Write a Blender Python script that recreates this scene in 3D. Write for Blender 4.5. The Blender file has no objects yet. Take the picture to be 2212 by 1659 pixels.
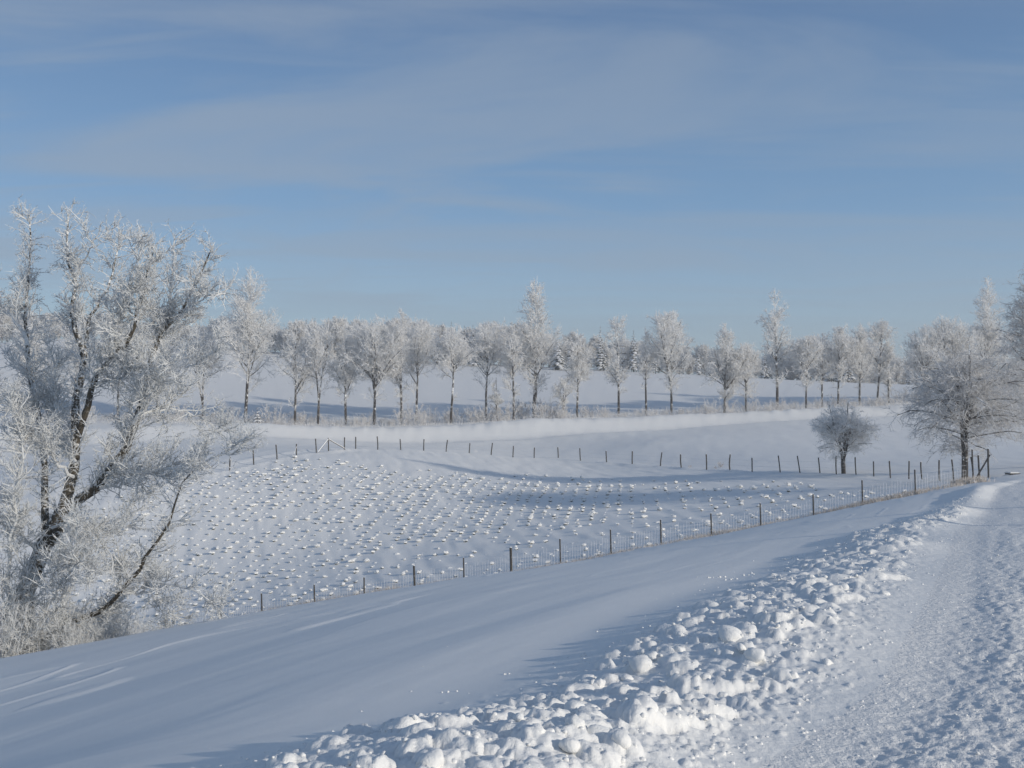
import bpy, math
import numpy as np
from mathutils import Vector
scene = bpy.context.scene
COL = scene.collection
R_ = math.radians
FX, CX, HY = 2150.0, 1106.0, 850.0          # photo-measured lens; photo rulers are 2212 x 1659 units

# ------------------------------------------------------------------ camera, sky, sun, exposure
cam = bpy.data.cameras.new('camera')
cam.sensor_width = 36.0
cam.lens = 36.0 * FX / 2212.0
cam.clip_start = 0.1
cam.clip_end = 6000
camo = bpy.data.objects.new('camera', cam)
camo.location = (0, 0, 0)
camo.rotation_euler = (R_(90) + math.atan((HY - 829.5) / FX), 0, 0)
COL.objects.link(camo)
scene.camera = camo

SUN_AZ, SUN_EL = 120.0, 17.0                # azimuth clockwise from the viewing direction
sd = Vector((math.sin(R_(SUN_AZ)) * math.cos(R_(SUN_EL)), math.cos(R_(SUN_AZ)) * math.cos(R_(SUN_EL)), math.sin(R_(SUN_EL))))
w = bpy.data.worlds.new('World')
scene.world = w
w.use_nodes = True
nt = w.node_tree
nt.nodes.clear()
def N(tree, typ, **kw):
    n = tree.nodes.new(typ)
    for k, v in kw.items():
        if k == 'inp':
            for a, b in v.items():
                n.inputs[a].default_value = b
        else:
            setattr(n, k, v)
    return n
L = nt.links.new
sky = N(nt, 'ShaderNodeTexSky', sky_type='NISHITA', sun_disc=False, sun_elevation=R_(SUN_EL), sun_rotation=R_(SUN_AZ), altitude=800, air_density=1.0, dust_density=1.3, ozone_density=1.5)
tc = N(nt, 'ShaderNodeTexCoord')
sep = N(nt, 'ShaderNodeSeparateXYZ')
L(tc.outputs['Generated'], sep.inputs[0])
addz = N(nt, 'ShaderNodeMath', operation='MAXIMUM', inp={1: 0.0}); L(sep.outputs[2], addz.inputs[0])
addz2 = N(nt, 'ShaderNodeMath', operation='ADD', inp={1: 0.10}); L(addz.outputs[0], addz2.inputs[0])
dx = N(nt, 'ShaderNodeMath', operation='DIVIDE'); L(sep.outputs[0], dx.inputs[0]); L(addz2.outputs[0], dx.inputs[1])
dy = N(nt, 'ShaderNodeMath', operation='DIVIDE'); L(sep.outputs[1], dy.inputs[0]); L(addz2.outputs[0], dy.inputs[1])
cmb = N(nt, 'ShaderNodeCombineXYZ'); L(dx.outputs[0], cmb.inputs[0]); L(dy.outputs[0], cmb.inputs[1])
def cloud(scale, rot, sx, sy, lo, hi, detail, dist, off=(0, 0, 0)):
    mp = N(nt, 'ShaderNodeMapping'); mp.inputs['Rotation'].default_value = (0, 0, R_(rot)); mp.inputs['Scale'].default_value = (sx, sy, 1); mp.inputs['Location'].default_value = off
    L(cmb.outputs[0], mp.inputs[0])
    no = N(nt, 'ShaderNodeTexNoise', inp={'Scale': scale, 'Detail': detail, 'Roughness': 0.55, 'Distortion': dist}); L(mp.outputs[0], no.inputs['Vector'])
    mr = N(nt, 'ShaderNodeMapRange', interpolation_type='SMOOTHSTEP'); mr.inputs[1].default_value = lo; mr.inputs[2].default_value = hi
    L(no.outputs[0], mr.inputs[0])
    return mr.outputs[0]
c1 = cloud(0.8, 12, 0.7, 1.4, 0.42, 0.68, 6, 1.2, (2.92, 0.25, 0))
c2 = cloud(0.8, -24, 0.40, 1.9, 0.48, 0.66, 6, 0.9, (0.7, 3.1, 0))
c3 = cloud(1.0, 28, 0.4, 2.4, 0.50, 0.66, 5, 0.6, (5.0, 1.1, 0))
def mul(o_, k_):
    q_ = N(nt, 'ShaderNodeMath', operation='MULTIPLY', inp={1: k_}); L(o_, q_.inputs[0]); return q_.outputs[0]
c1, c2, c3 = mul(c1, 0.68), mul(c2, 0.6), mul(c3, 0.5)
m12 = N(nt, 'ShaderNodeMath', operation='MAXIMUM'); L(c1, m12.inputs[0]); L(c2, m12.inputs[1])
m123 = N(nt, 'ShaderNodeMath', operation='MAXIMUM'); L(m12.outputs[0], m123.inputs[0]); L(c3, m123.inputs[1])
# more thin cirrus towards the left half of the sky
lf = N(nt, 'ShaderNodeMapRange'); L(sep.outputs[0], lf.inputs[0])
for i, v in ((1, 0.5), (2, -0.4), (3, 0.50), (4, 0.85)): lf.inputs[i].default_value = v
fac = N(nt, 'ShaderNodeMath', operation='MULTIPLY'); L(m123.outputs[0], fac.inputs[0]); 
lowf = N(nt, 'ShaderNodeMapRange', interpolation_type='SMOOTHSTEP'); lowf.inputs[1].default_value = 0.0; lowf.inputs[2].default_value = 0.14; lowf.inputs[3].default_value = 0.15
L(addz.outputs[0], lowf.inputs[0]); lf2 = N(nt, 'ShaderNodeMath', operation='MULTIPLY'); L(lf.outputs[0], lf2.inputs[0]); L(lowf.outputs[0], lf2.inputs[1]); L(lf2.outputs[0], fac.inputs[1])
hsv = N(nt, 'ShaderNodeHueSaturation', inp={'Hue': 0.505, 'Saturation': 0.92, 'Value': 1.0}); L(sky.outputs[0], hsv.inputs['Color'])
ramp = N(nt, 'ShaderNodeValToRGB'); L(addz.outputs[0], ramp.inputs[0])
er = ramp.color_ramp.elements
for p_, c_ in ((0.0, (.30, .39, .485)), (0.07, (.235, .36, .50)), (0.18, (.115, .25, .44)), (0.37, (.062, .145, .30)), (1.0, (.06, .12, .24))):
    e_ = er[0] if p_ == 0.0 else (er[len(er) - 1] if p_ == 1.0 else er.new(p_))
    e_.position = p_; e_.color = c_ + (1,)
rsc = N(nt, 'ShaderNodeVectorMath', operation='SCALE', inp={3: 1 / 0.11}); L(ramp.outputs[0], rsc.inputs[0])
rs2 = N(nt, 'ShaderNodeVectorMath', operation='SCALE', inp={3: 0.82}); L(rsc.outputs[0], rs2.inputs[0])
mixs = N(nt, 'ShaderNodeMix', data_type='RGBA', blend_type='ADD', inp={0: 0.34}); L(rs2.outputs[0], mixs.inputs[6]); L(hsv.outputs[0], mixs.inputs[7])
mixc = N(nt, 'ShaderNodeMix', data_type='RGBA'); mixc.inputs[7].default_value = (2.75, 3.3, 4.05, 1)
L(fac.outputs[0], mixc.inputs[0]); L(mixs.outputs[2], mixc.inputs[6])
bg = N(nt, 'ShaderNodeBackground', inp={'Strength': 0.11})
L(mixc.outputs[2], bg.inputs[0])
wo = N(nt, 'ShaderNodeOutputWorld'); L(bg.outputs[0], wo.inputs[0])

sun = bpy.data.lights.new('sun', 'SUN')
sun.energy = 3.15
sun.angle = R_(0.8)
sun.color = (1.0, 0.92, 0.80)
suno = bpy.data.objects.new('sun', sun)
suno.rotation_euler = (-sd).to_track_quat('-Z', 'Y').to_euler()
suno.location = (30, -20, 40)
COL.objects.link(suno)
scene.view_settings.view_transform = 'Standard'
scene.view_settings.look = 'None'
scene.view_settings.gamma = 1
scene.view_settings.exposure = 0.10
scene.view_settings.use_curve_mapping = False

# ------------------------------------------------------------------ helpers
def tag(o, label=None, cat=None, group=None, kind=None):
    if label: o['label'] = label
    if cat: o['category'] = cat
    if group: o['group'] = group
    if kind: o['kind'] = kind
    return o
def P(px, py, d):
    return ((px - CX) / FX * d, d, (HY - py) / FX * d)
def mesh_np(name, V, F, mats, midx=None, smooth=False):
    """F: list of int arrays (n,3) or (n,4)"""
    me = bpy.data.meshes.new(name)
    V = np.asarray(V, np.float32)
    me.vertices.add(len(V)); me.vertices.foreach_set('co', V.ravel())
    F = [np.asarray(f, np.int32) for f in F if len(f)]
    li = np.concatenate([f.ravel() for f in F])
    tot = np.concatenate([np.full(len(f), f.shape[1], np.int32) for f in F])
    st = np.concatenate([[0], np.cumsum(tot)[:-1]]).astype(np.int32)
    me.loops.add(len(li)); me.loops.foreach_set('vertex_index', li)
    me.polygons.add(len(tot)); me.polygons.foreach_set('loop_start', st); me.polygons.foreach_set('loop_total', tot)
    if midx is not None: me.polygons.foreach_set('material_index', np.asarray(midx, np.int32))
    me.polygons.foreach_set('use_smooth', np.full(len(tot), smooth, bool))
    for m in mats: me.materials.append(m)
    me.update(calc_edges=True)
    return me
def link(name, me, parent=None, loc=(0, 0, 0)):
    o = bpy.data.objects.new(name, me)
    COL.objects.link(o)
    o.location = loc
    if parent: o.parent = parent
    return o
def empty(name, loc, rz=0):
    o = bpy.data.objects.new(name, None); COL.objects.link(o); o.location = loc; o.rotation_euler = (0, 0, rz); o.empty_display_size = 0.2
    return o
class Geo:
    def __init__(s): s.V = []; s.Q = []; s.T = []; s.n = 0; s.mq = []; s.mt = []
    def add(s, V, Q=None, T=None, m=0):
        s.V.append(V)
        if Q is not None and len(Q): s.Q.append(Q + s.n); s.mq.append(np.full(len(Q), m))
        if T is not None and len(T): s.T.append(T + s.n); s.mt.append(np.full(len(T), m))
        s.n += len(V)
    def mesh(s, name, mats, smooth=False):
        F, mi = [], []
        if s.Q: F.append(np.concatenate(s.Q)); mi += s.mq
        if s.T: F.append(np.concatenate(s.T)); mi += s.mt
        return mesh_np(name, np.concatenate(s.V), F, mats, np.concatenate(mi), smooth)
def norm(a): return a / (np.linalg.norm(a, axis=-1, keepdims=True) + 1e-9)
def frames(T):
    ref = np.where(np.abs(T[..., 2:3]) > 0.9, np.array([1.0, 0, 0]), np.array([0, 0, 1.0]))
    A = norm(np.cross(T, ref)); B = np.cross(T, A)
    return A, B
def tubes(Pn, Rn, S):
    """Pn (N,K,3), Rn (N,K) -> verts, quads"""
    Nn, K, _ = Pn.shape
    T = np.gradient(Pn, axis=1); T = norm(T)
    A, B = frames(norm(Pn[:, -1:] - Pn[:, :1]).repeat(K, 1))
    A = norm(A - (A * T).sum(-1, keepdims=True) * T); B = np.cross(T, A)
    th = np.arange(S) / S * 2 * np.pi
    V = Pn[:, :, None] + Rn[:, :, None, None] * (np.cos(th)[None, None, :, None] * A[:, :, None] + np.sin(th)[None, None, :, None] * B[:, :, None])
    idx = np.arange(Nn * K * S).reshape(Nn, K, S)
    a = idx[:, :-1]; b = idx[:, 1:]
    Q = np.stack([a, np.roll(a, -1, 2), np.roll(b, -1, 2), b], -1).reshape(-1, 4)
    return V.reshape(-1, 3), Q
def cones(A0, A1, r, S=3):
    n = len(A0); T = norm(A1 - A0); U, W = frames(T)
    th = np.arange(S) / S * 2 * np.pi
    r = np.broadcast_to(r, (n,))
    ring = A0[:, None] + r[:, None, None] * (np.cos(th)[None, :, None] * U[:, None] + np.sin(th)[None, :, None] * W[:, None])
    V = np.concatenate([ring, A1[:, None]], 1)
    base = (np.arange(n) * (S + 1))[:, None]
    k = np.arange(S)
    T3 = np.stack([base + k, base + (k + 1) % S, base + S + 0 * k], -1).reshape(-1, 3)
    return V.reshape(-1, 3), T3
# value noise -----------------------------------------------------------------
class VN:
    def __init__(s, seed): s.t = np.random.default_rng(seed).random((256, 256)) * 2 - 1
    def __call__(s, x, y):
        xi = np.floor(x).astype(int); yi = np.floor(y).astype(int); fx = x - xi; fy = y - yi
        fx = fx * fx * fx * (fx * (fx * 6 - 15) + 10); fy = fy * fy * fy * (fy * (fy * 6 - 15) + 10)
        g = lambda a, b: s.t[a & 255, b & 255]
        return (g(xi, yi) * (1 - fx) + g(xi + 1, yi) * fx) * (1 - fy) + (g(xi, yi + 1) * (1 - fx) + g(xi + 1, yi + 1) * fx) * fy
def fbm(v, x, y, o=4, gain=0.5):
    r = 0; a = 1
    for i in range(o):
        r = r + a * v(x * 2 ** i + 17.3 * i, y * 2 ** i - 9.1 * i); a *= gain
    return r

# ------------------------------------------------------------------ materials
def mat(name):
    m = bpy.data.materials.new(name); m.use_nodes = True
    t = m.node_tree; b = t.nodes['Principled BSDF']
    b.inputs['Specular IOR Level'].default_value = 0.25
    return m, t, b
def snow_mat(name, c=(0.83, 0.825, 0.805), bump=0.25, scale=9.0, fine=70.0, dist=0.02):
    m, t, b = mat(name); l = t.links.new
    b.inputs['Roughness'].default_value = 0.65
    g = N(t, 'ShaderNodeNewGeometry')
    n1 = N(t, 'ShaderNodeTexNoise', inp={'Scale': scale, 'Detail': 5.0, 'Roughness': 0.6}); l(g.outputs['Position'], n1.inputs['Vector'])
    n2 = N(t, 'ShaderNodeTexNoise', inp={'Scale': fine, 'Detail': 3.0, 'Roughness': 0.7}); l(g.outputs['Position'], n2.inputs['Vector'])
    ad = N(t, 'ShaderNodeMath', operation='MULTIPLY_ADD', inp={1: 0.35}); l(n2.outputs[0], ad.inputs[0]); l(n1.outputs[0], ad.inputs[2])
    bp = N(t, 'ShaderNodeBump', inp={'Strength': bump, 'Distance': dist}); l(ad.outputs[0], bp.inputs['Height']); l(bp.outputs[0], b.inputs['Normal'])
    mr = N(t, 'ShaderNodeMix', data_type='RGBA'); mr.inputs[6].default_value = tuple(k * 0.96 for k in c) + (1,); mr.inputs[7].default_value = tuple(min(1, k * 1.03) for k in c) + (1,)
    l(n1.outputs[0], mr.inputs[0]); l(mr.outputs[2], b.inputs['Base Color'])
    return m
M_snow = snow_mat('smooth_snow', bump=0.10, scale=3.0, fine=25, dist=0.02)
M_berm = snow_mat('ploughed_snow', bump=0.5, scale=22.0, fine=120, dist=0.02)
M_road = snow_mat('packed_snow', c=(0.80, 0.795, 0.78), bump=0.8, scale=16.0, fine=60, dist=0.03)
M_far = snow_mat('far_snow', bump=0.15, scale=0.8, fine=4, dist=0.08)
def twig_mat(name, frost, bark, lo, hi, scale, upb=0.35, rough=0.8, trans=0.0, zup=0.0):
    """bark with hoar frost: patchy, thicker on upward faces where it settled"""
    m, t, b = mat(name); l = t.links.new
    b.inputs['Roughness'].default_value = rough
    g = N(t, 'ShaderNodeNewGeometry')
    n1 = N(t, 'ShaderNodeTexNoise', inp={'Scale': scale, 'Detail': 4.0, 'Roughness': 0.65}); l(g.outputs['Position'], n1.inputs['Vector'])
    s = N(t, 'ShaderNodeSeparateXYZ'); l(g.outputs['Normal'], s.inputs[0])
    ad = N(t, 'ShaderNodeMath', operation='MULTIPLY_ADD', inp={1: upb}); l(s.outputs[2], ad.inputs[0]); l(n1.outputs[0], ad.inputs[2])
    if zup:                                     # thin upper wood carries more rime than the thick base
        to = N(t, 'ShaderNodeTexCoord'); so = N(t, 'ShaderNodeSeparateXYZ'); l(to.outputs['Object'], so.inputs[0])
        a2 = N(t, 'ShaderNodeMath', operation='MULTIPLY_ADD', inp={1: zup}); l(so.outputs[2], a2.inputs[0]); l(ad.outputs[0], a2.inputs[2]); ad = a2
    mr = N(t, 'ShaderNodeMapRange'); mr.inputs[1].default_value = lo; mr.inputs[2].default_value = hi; l(ad.outputs[0], mr.inputs[0])
    mx = N(t, 'ShaderNodeMix', data_type='RGBA'); mx.inputs[6].default_value = bark + (1,); mx.inputs[7].default_value = frost + (1,)
    l(mr.outputs[0], mx.inputs[0]); l(mx.outputs[2], b.inputs['Base Color'])
    bp = N(t, 'ShaderNodeBump', inp={'Strength': 0.5, 'Distance': 0.02}); l(n1.outputs[0], bp.inputs['Height']); l(bp.outputs[0], b.inputs['Normal'])
    if trans:                                   # rime lets light through
        tr_ = N(t, 'ShaderNodeBsdfTranslucent'); l(mx.outputs[2], tr_.inputs[0]); ms = N(t, 'ShaderNodeMixShader', inp={0: trans})
        l(b.outputs[0], ms.inputs[1]); l(tr_.outputs[0], ms.inputs[2]); l(ms.outputs[0], t.nodes['Material Output'].inputs[0])
    return m
FROST = (0.87, 0.875, 0.87)
M_bark = twig_mat('frosted_bark', FROST, (0.07, 0.06, 0.045), 0.62, 0.78, 16.0, 0.22, zup=0.012)
M_bark_far = twig_mat('far_frosted_bark', FROST, (0.055, 0.046, 0.038), 0.58, 0.74, 1.6, 0.12, zup=0.016)
M_twig = twig_mat('frosted_twigs', FROST, (0.42, 0.40, 0.37), 0.14, 0.42, 14.0, 0.25, trans=.45)
M_twig_far = twig_mat('far_frosted_twigs', (0.93, 0.925, 0.915), (0.58, 0.56, 0.53), 0.08, 0.38, 2.5, 0.2, trans=.5)
M_twig_thin = twig_mat('thin_frosted_twigs', (0.88, 0.875, 0.87), (0.45, 0.43, 0.41), 0.20, 0.52, 3.0, 0.2, trans=.5)
M_spruce = twig_mat('snowy_needles', (0.80, 0.81, 0.83), (0.035, 0.05, 0.035), 0.42, 0.62, 1.2, 0.28)
M_wood = twig_mat('weathered_post_wood', FROST, (0.075, 0.068, 0.06), 0.62, 0.80, 14.0, 0.22)
M_wire = twig_mat('frosted_wire', (0.74, 0.75, 0.77), (0.3, 0.3, 0.3), 0.2, 0.5, 8.0, 0.1)
M_green = twig_mat('seedling_needles', FROST, (0.03, 0.045, 0.025), 0.66, 0.9, 10.0, 0.15)
M_grass = twig_mat('frosted_dry_grass', (0.74, 0.71, 0.68), (0.30, 0.22, 0.14), 0.30, 0.62, 6.0, 0.05)
M_board = twig_mat('dark_weathered_boards', FROST, (0.05, 0.045, 0.04), 0.85, 1.05, 6.0, 0.45)

# ------------------------------------------------------------------ terrain height (thin plate spline through surveyed points)
pts = []
def cp(px, py, d): pts.append(P(px, py, d))
road_pts = [P(1640, 1659, 4.2), P(1900, 1480, 5.9), P(2000, 1300, 9.3), P(2060, 1150, 17.8), P(2150, 1058, 39)]
for x, y, z in road_pts:
    pts.append((x, y, z)); pts.append((x + 4.5, y, z + 0.02)); pts.append((x + 9, y - 1, z + 0.1))
berm_pts = [P(560, 1659, 3.6), P(1000, 1560, 5.0), P(1480, 1330, 8.8), P(1800, 1183, 17.5), P(2090, 1056, 41)]
for p in berm_pts: pts.append(p)
pts += [(-1.0, -6, -1.35), (4, -6, -1.25), (9, -8, -1.2), (-9, -6, -2.7), (-16, -8, -4.4), (-0.6, 0, -1.45), (-2.2, 0, -1.55)]
for a in [(0, 1659, 5.9), (0, 1540, 9.6), (0, 1423, 18), (500, 1335, 24), (250, 1380, 20.5), (1000, 1262, 33), (1500, 1166, 42), (1750, 1116, 45), (2000, 1066, 47),
          (0, 1452, 23), (0, 1475, 32), (250, 1420, 30), (500, 1356, 31), (750, 1302, 28.5), (1000, 1266, 41), (500, 1362, 40),
          (-300, 1480, 20), (-300, 1560, 30), (-600, 1540, 20),
          (0, 1452, 50), (360, 1378, 50), (681, 1312, 50), (1003, 1257, 50), (1428, 1176, 50), (1757, 1117, 50), (1977, 1068, 50), (2100, 1041, 51.5), (2170, 1030, 54),
          (300, 1050, 78), (0, 1080, 75), (497, 1018, 85), (640, 985, 92), (770, 972, 99), (865, 972, 103), (1013, 981, 107), (1206, 991, 107), (1311, 1000, 102), (1427, 1008, 95), (1526, 1016, 87),
          (1624, 1021, 80), (1771, 1025, 76), (1887, 1029, 72), (2030, 1037, 62), (1430, 1050, 76), (1450, 1082, 67),
          (0, 985, 112), (300, 962, 114), (700, 957, 115), (900, 957, 119), (1150, 946, 121), (1450, 925, 123), (1740, 905, 125), (1980, 893, 129), (2212, 888, 131), (2500, 880, 135),
          (0, 928, 124), (300, 926, 123), (560, 925, 123), (900, 929, 126), (1150, 914, 127), (1450, 904, 129), (1740, 892, 131), (1980, 881, 134), (2212, 877, 137),
          (0, 915, 135), (560, 916, 135), (900, 914, 136), (1150, 904, 136), (1450, 896, 137), (1740, 882, 139), (1980, 868, 143), (2212, 865, 146), (2500, 862, 146),
          (0, 850, 160), (600, 868, 160), (1200, 868, 160), (1600, 862, 162), (1950, 850, 166), (2300, 848, 170),
          (0, 742, 218), (600, 771, 218), (1200, 797, 218), (1600, 815, 218), (1950, 831, 215), (2300, 840, 215),
          (0, 764, 300), (600, 788, 300), (1200, 812, 300), (1950, 850, 300), (2300, 860, 300),
          (1400, 958, 108), (1700, 960, 100), (2000, 965, 95), (2212, 1000, 72), (2212, 960, 95), (2500, 1010, 60), (2600, 960, 95)]:
    cp(*a)
pts += [(-60, 50, -15), (-80, 90, -8), (-80, 120, -5), (-100, 220, 12), (-130, 300, 12), (60, 50, -4), (80, 90, -4), (110, 220, 1), (110, 300, -2),
        (40, 20, -2.6), (60, 0, -2), (-40, 20, -11), (-60, -10, -14), (0, -40, -1), (50, -50, 0), (-60, -60, -14)]
pts = np.array(pts)
def kern(a, b):
    d2 = ((a[:, None, :] - b[None, :, :]) ** 2).sum(-1) + 1e-9
    return 0.5 * d2 * np.log(d2)
XY = pts[:, :2] / 50.0
n = len(pts)
A = np.zeros((n + 3, n + 3)); A[:n, :n] = kern(XY, XY) + np.eye(n) * 2e-5
A[:n, n] = 1; A[:n, n + 1:] = XY; A[n:, :n] = A[:n, n:].T
sol = np.linalg.solve(A, np.concatenate([pts[:, 2], np.zeros(3)]))
def zbase(x, y):
    x = np.asarray(x, float); y = np.asarray(y, float); sh = x.shape
    xf = x.ravel(); yf = y.ravel()
    r = np.hypot(xf, yf); lim = 320.0
    k = np.where(r > lim, lim / np.maximum(r, 1e-6), 1.0)
    q = np.stack([xf * k, yf * k], 1) / 50.0
    out = np.empty(len(q))
    for i in range(0, len(q), 40000):
        s = q[i:i + 40000]
        out[i:i + 40000] = kern(s, XY) @ sol[:n] + sol[n] + s @ sol[n + 1:]
    # far behind the photographer and at the sides the guess is kept gentle
    out = np.clip(out, -18, 14)
    far = np.clip((r - lim) / 900, 0, 1)
    out = out * (1 - far) + (-12) * far
    return out.reshape(sh)
_rp = np.array(road_pts); _bp = np.array(berm_pts)
ry = np.concatenate([[-60, 0], _rp[:, 1], [60]]); rx = np.concatenate([[-28, -0.9], _rp[:, 0], [32]])
by = np.concatenate([[-60, 0], _bp[:, 1], [60]]); bx = np.concatenate([[-30, -2.6], _bp[:, 0], [31.5]])
def xL(y): return np.interp(y, ry, rx)
def xB(y): return np.minimum(np.interp(y, by, bx), xL(y) - 0.35)
back = [(300, 78), (497, 85), (640, 92), (770, 99), (865, 103), (1013, 107), (1206, 107), (1311, 102), (1427, 95), (1526, 87), (1624, 80), (1771, 76), (1887, 72), (1963, 67), (2030, 62), (2084, 57.5), (2140, 54)]
bfx = np.array([(p - CX) / FX * d for p, d in back]); bfy = np.array([d for p, d in back])
v1, v2, v3, v4 = VN(1), VN(2), VN(3), VN(4)
def detail(x, y):
    """broad shape of wind-laid snow, berm ridge and road surface"""
    r = np.hypot(x, y)
    l = xL(y); b = xB(y)
    s = (x - b) / (l - b)
    u = (x - 0.5 * y) * 0.89; v = (0.5 * x + y) * 0.89       # across / along the road
    z = np.zeros_like(x)
    near = np.clip(1 - (y - 44) / 5, 0, 1)
    onb = (s > -0.6) & (s < 1.5) & (y > -30) & (y < 52)
    hgt = 0.13 * np.clip(1 - (y - 44) / 6, 0, 1) * (0.8 + 0.5 * v1(v * 0.55, v * 0.01)) * (1 + 0.7 * np.clip((y - 12) / 15, 0, 1))
    prof = np.clip((s + 0.45) / 1.0, 0, 1); prof = prof * prof * (3 - 2 * prof); pr2 = np.clip((1.15 - s) / 0.62, 0, 1); pr2 = pr2 * pr2 * (3 - 2 * pr2)
    z = z + np.where(onb, hgt * prof * pr2, 0)
    z = z + np.where(onb, near * np.clip((r < 30) * 1.0, 0, 1) * 0.012 * fbm(v3, x * 9, y * 8, 3, .6), 0) * prof * pr2
    # drifts on the slope left of the berm, drawn out along the wind
    sl = near * np.clip(-s * 1.2, 0, 1)
    z = z + sl * (0.022 * fbm(v1, u * 0.45, v * 0.10, 3) + 0.004 * fbm(v2, u * 2.2 + 0.8 * v2(v * 0.3, u * 0.2), v * 0.35, 3))
    rid = fbm(v3, u * 0.9, v * 0.28, 2); z = z + sl * 0.018 * np.clip(0.12 - np.abs(rid), 0, 1) / 0.12 * np.clip(v4(u * 0.2, v * 0.25) * 2, 0, 1)
    # hollow that runs along the foot of the berm
    z = z - 0.05 * near * np.exp(-((s + 0.35) / 0.35) ** 2) * np.clip(1 - y / 30, 0, 1)
    # packed road: faint ruts along the road and crumbs
    ro = near * np.clip((s - 1.0) * 3, 0, 1)
    dl = x - l
    fade = np.clip(1 - (r - 10) / 25, 0, 1)
    z = z + ro * (0.010 * fbm(v2, u * 3.2, v * 0.5, 3) + fade * 0.010 * fbm(v3, x * 16, y * 16, 3, 0.6) + fade * 0.007 * np.abs(fbm(v4, x * 7, y * 5, 2)))
    z = z - ro * 0.02 * np.exp(-((dl - 0.35) / 0.18) ** 2) * fade
    # beyond the crest
    fr = 1 - near
    z = z + fr * (0.03 * fbm(v1, x * 0.12, y * 0.10, 3) + 0.02 * fbm(v2, x * 0.8, y * 0.5, 2))
    bf = np.interp(x, bfx, bfy)
    pl = ((y > 49) & (y < bf)).astype(float)
    z = z + pl * 0.035 * fbm(v3, (x * 0.9 + y * 0.25) * 1.6, (y - 0.4 * x) * 0.22, 2)
    z = z + 0.14 * np.exp(-((y - bf) / 0.8) ** 2) * (0.7 + 0.5 * v2(x * 0.6, y * 0.1)) * (y > 52)      # drift under the back fence
    ph = np.exp(-((y - (bf + 4.5)) / 0.7) ** 2) * (x < -4) * (y > 52); z = z + 0.16 * ph                   # edge of the farm track
    # ragged lip of the roadside bank
    bc = np.interp(x, [-80, -45, 0, 19, 36, 53, 80], [119.5, 119.5, 124.5, 126.3, 128.3, 131.8, 136])
    tb = (y - bc) / 4.5
    z = z + 0.95 * np.interp(x, [22, 40], [1, .8]) * (np.clip(tb * 2.4, -1, 1) - np.clip(tb, -1, 1)) * (r < 200)
    bk = np.exp(-((y - bc - 3.0) / 1.6) ** 2)
    z = z + bk * (0.13 * fbm(v4, x * 0.9, y * 0.5, 3) + 0.1)
    z = z - 10 * np.clip((r - 1500) / 1500, 0, 1) * 0
    return z
def zfull(x, y): 
    x = np.asarray(x, float); y = np.asarray(y, float)
    return zbase(x, y) + detail(x, y)
def gz(x, y): return float(zfull(np.array([x]), np.array([y]))[0])

az = np.concatenate([np.arange(-180, -36, 4.0), np.arange(-36, -30, 0.35), np.linspace(-30, 30, 610), np.arange(30.35, 37, 0.35), np.arange(38, 180, 4.0)])
rr = [0.25, 0.7, 1.1, 1.5]; r_ = 1.8
while r_ < 3000:
    rr.append(r_)
    r_ *= 1.0048 if r_ < 28 else (1.0075 if r_ < 140 else (1.03 if r_ < 330 else 1.15))
rr.append(3200.0); rr = np.array(rr)
aa = np.radians(az)
Rg, Ag = np.meshgrid(rr, aa, indexing='ij')
X = Rg * np.sin(Ag); Y = Rg * np.cos(Ag)
Z = zbase(X, Y) + detail(X, Y)

# clods thrown by the plough: raise the sheet with hundreds of rounded lumps
rng = np.random.default_rng(11)
def lump(x, y, R, h, el=1.0, ang=0.0, sharp=2.2):
    r0 = math.hypot(x, y); a0 = math.atan2(x, y)
    if abs(a0) > R_(36): return
    m = R * 1.15 * max(el, 1)
    i0, i1 = np.searchsorted(rr, [r0 - m, r0 + m]); j0, j1 = np.searchsorted(aa, [a0 - m / r0, a0 + m / r0])
    if i1 - i0 < 2 or j1 - j0 < 2: return
    dx = X[i0:i1, j0:j1] - x; dy = Y[i0:i1, j0:j1] - y
    c, s_ = math.cos(ang), math.sin(ang)
    p = (dx * c + dy * s_) / el; q = -dx * s_ + dy * c
    th = np.arctan2(q, p)
    rho = np.hypot(p, q) / (R * (1 + 0.12 * np.sin(3 * th + ang * 5) + 0.07 * np.sin(5 * th + ang * 9)))
    d = np.clip(1 - rho ** sharp, 0, 1) ** 0.5
    z0 = Zb[i0:i1, j0:j1]
    Z[i0:i1, j0:j1] = np.maximum(Z[i0:i1, j0:j1], z0 + d * h - (rho > 1) * 9)
Zb = Z.copy()
cnt = 0
specs = []
for k in range(25000):
    t = rng.random()
    y = 2.2 + 38 * t ** 1.9
    s = rng.normal(0.50, 0.38) if rng.random() < 0.86 else rng.normal(0.15, 0.45)
    b, l = float(xB(y)), float(xL(y))
    if s < -0.35 or s > 1.5 or (s < 0 and rng.random() < .6): continue
    edge = 1.0 if 0 < s < 0.85 else 0.5
    R = min(0.072, 0.019 * (rng.random() ** -0.50)) * edge * rng.uniform(.6, 1.1) * (1 + 0.018 * y)
    if s > 0.75: R = min(R, 0.05 * max(.35, 1.6 - s))
    specs.append((b + s * (l - b), y + rng.normal(0, .05), R))
specs.sort(key=lambda q: q[2], reverse=True)
for i, (x, y, R) in enumerate(specs):
    if i == 1500: Zb = Z.copy()
    if i > 1500: R = min(R * .62, .026)
    lump(x, y, R, R * rng.uniform(0.28, 0.72), rng.uniform(0.75, 1.7), rng.uniform(0, 3.14), rng.uniform(1.8, 3.0))
Zb = Z.copy()
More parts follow.
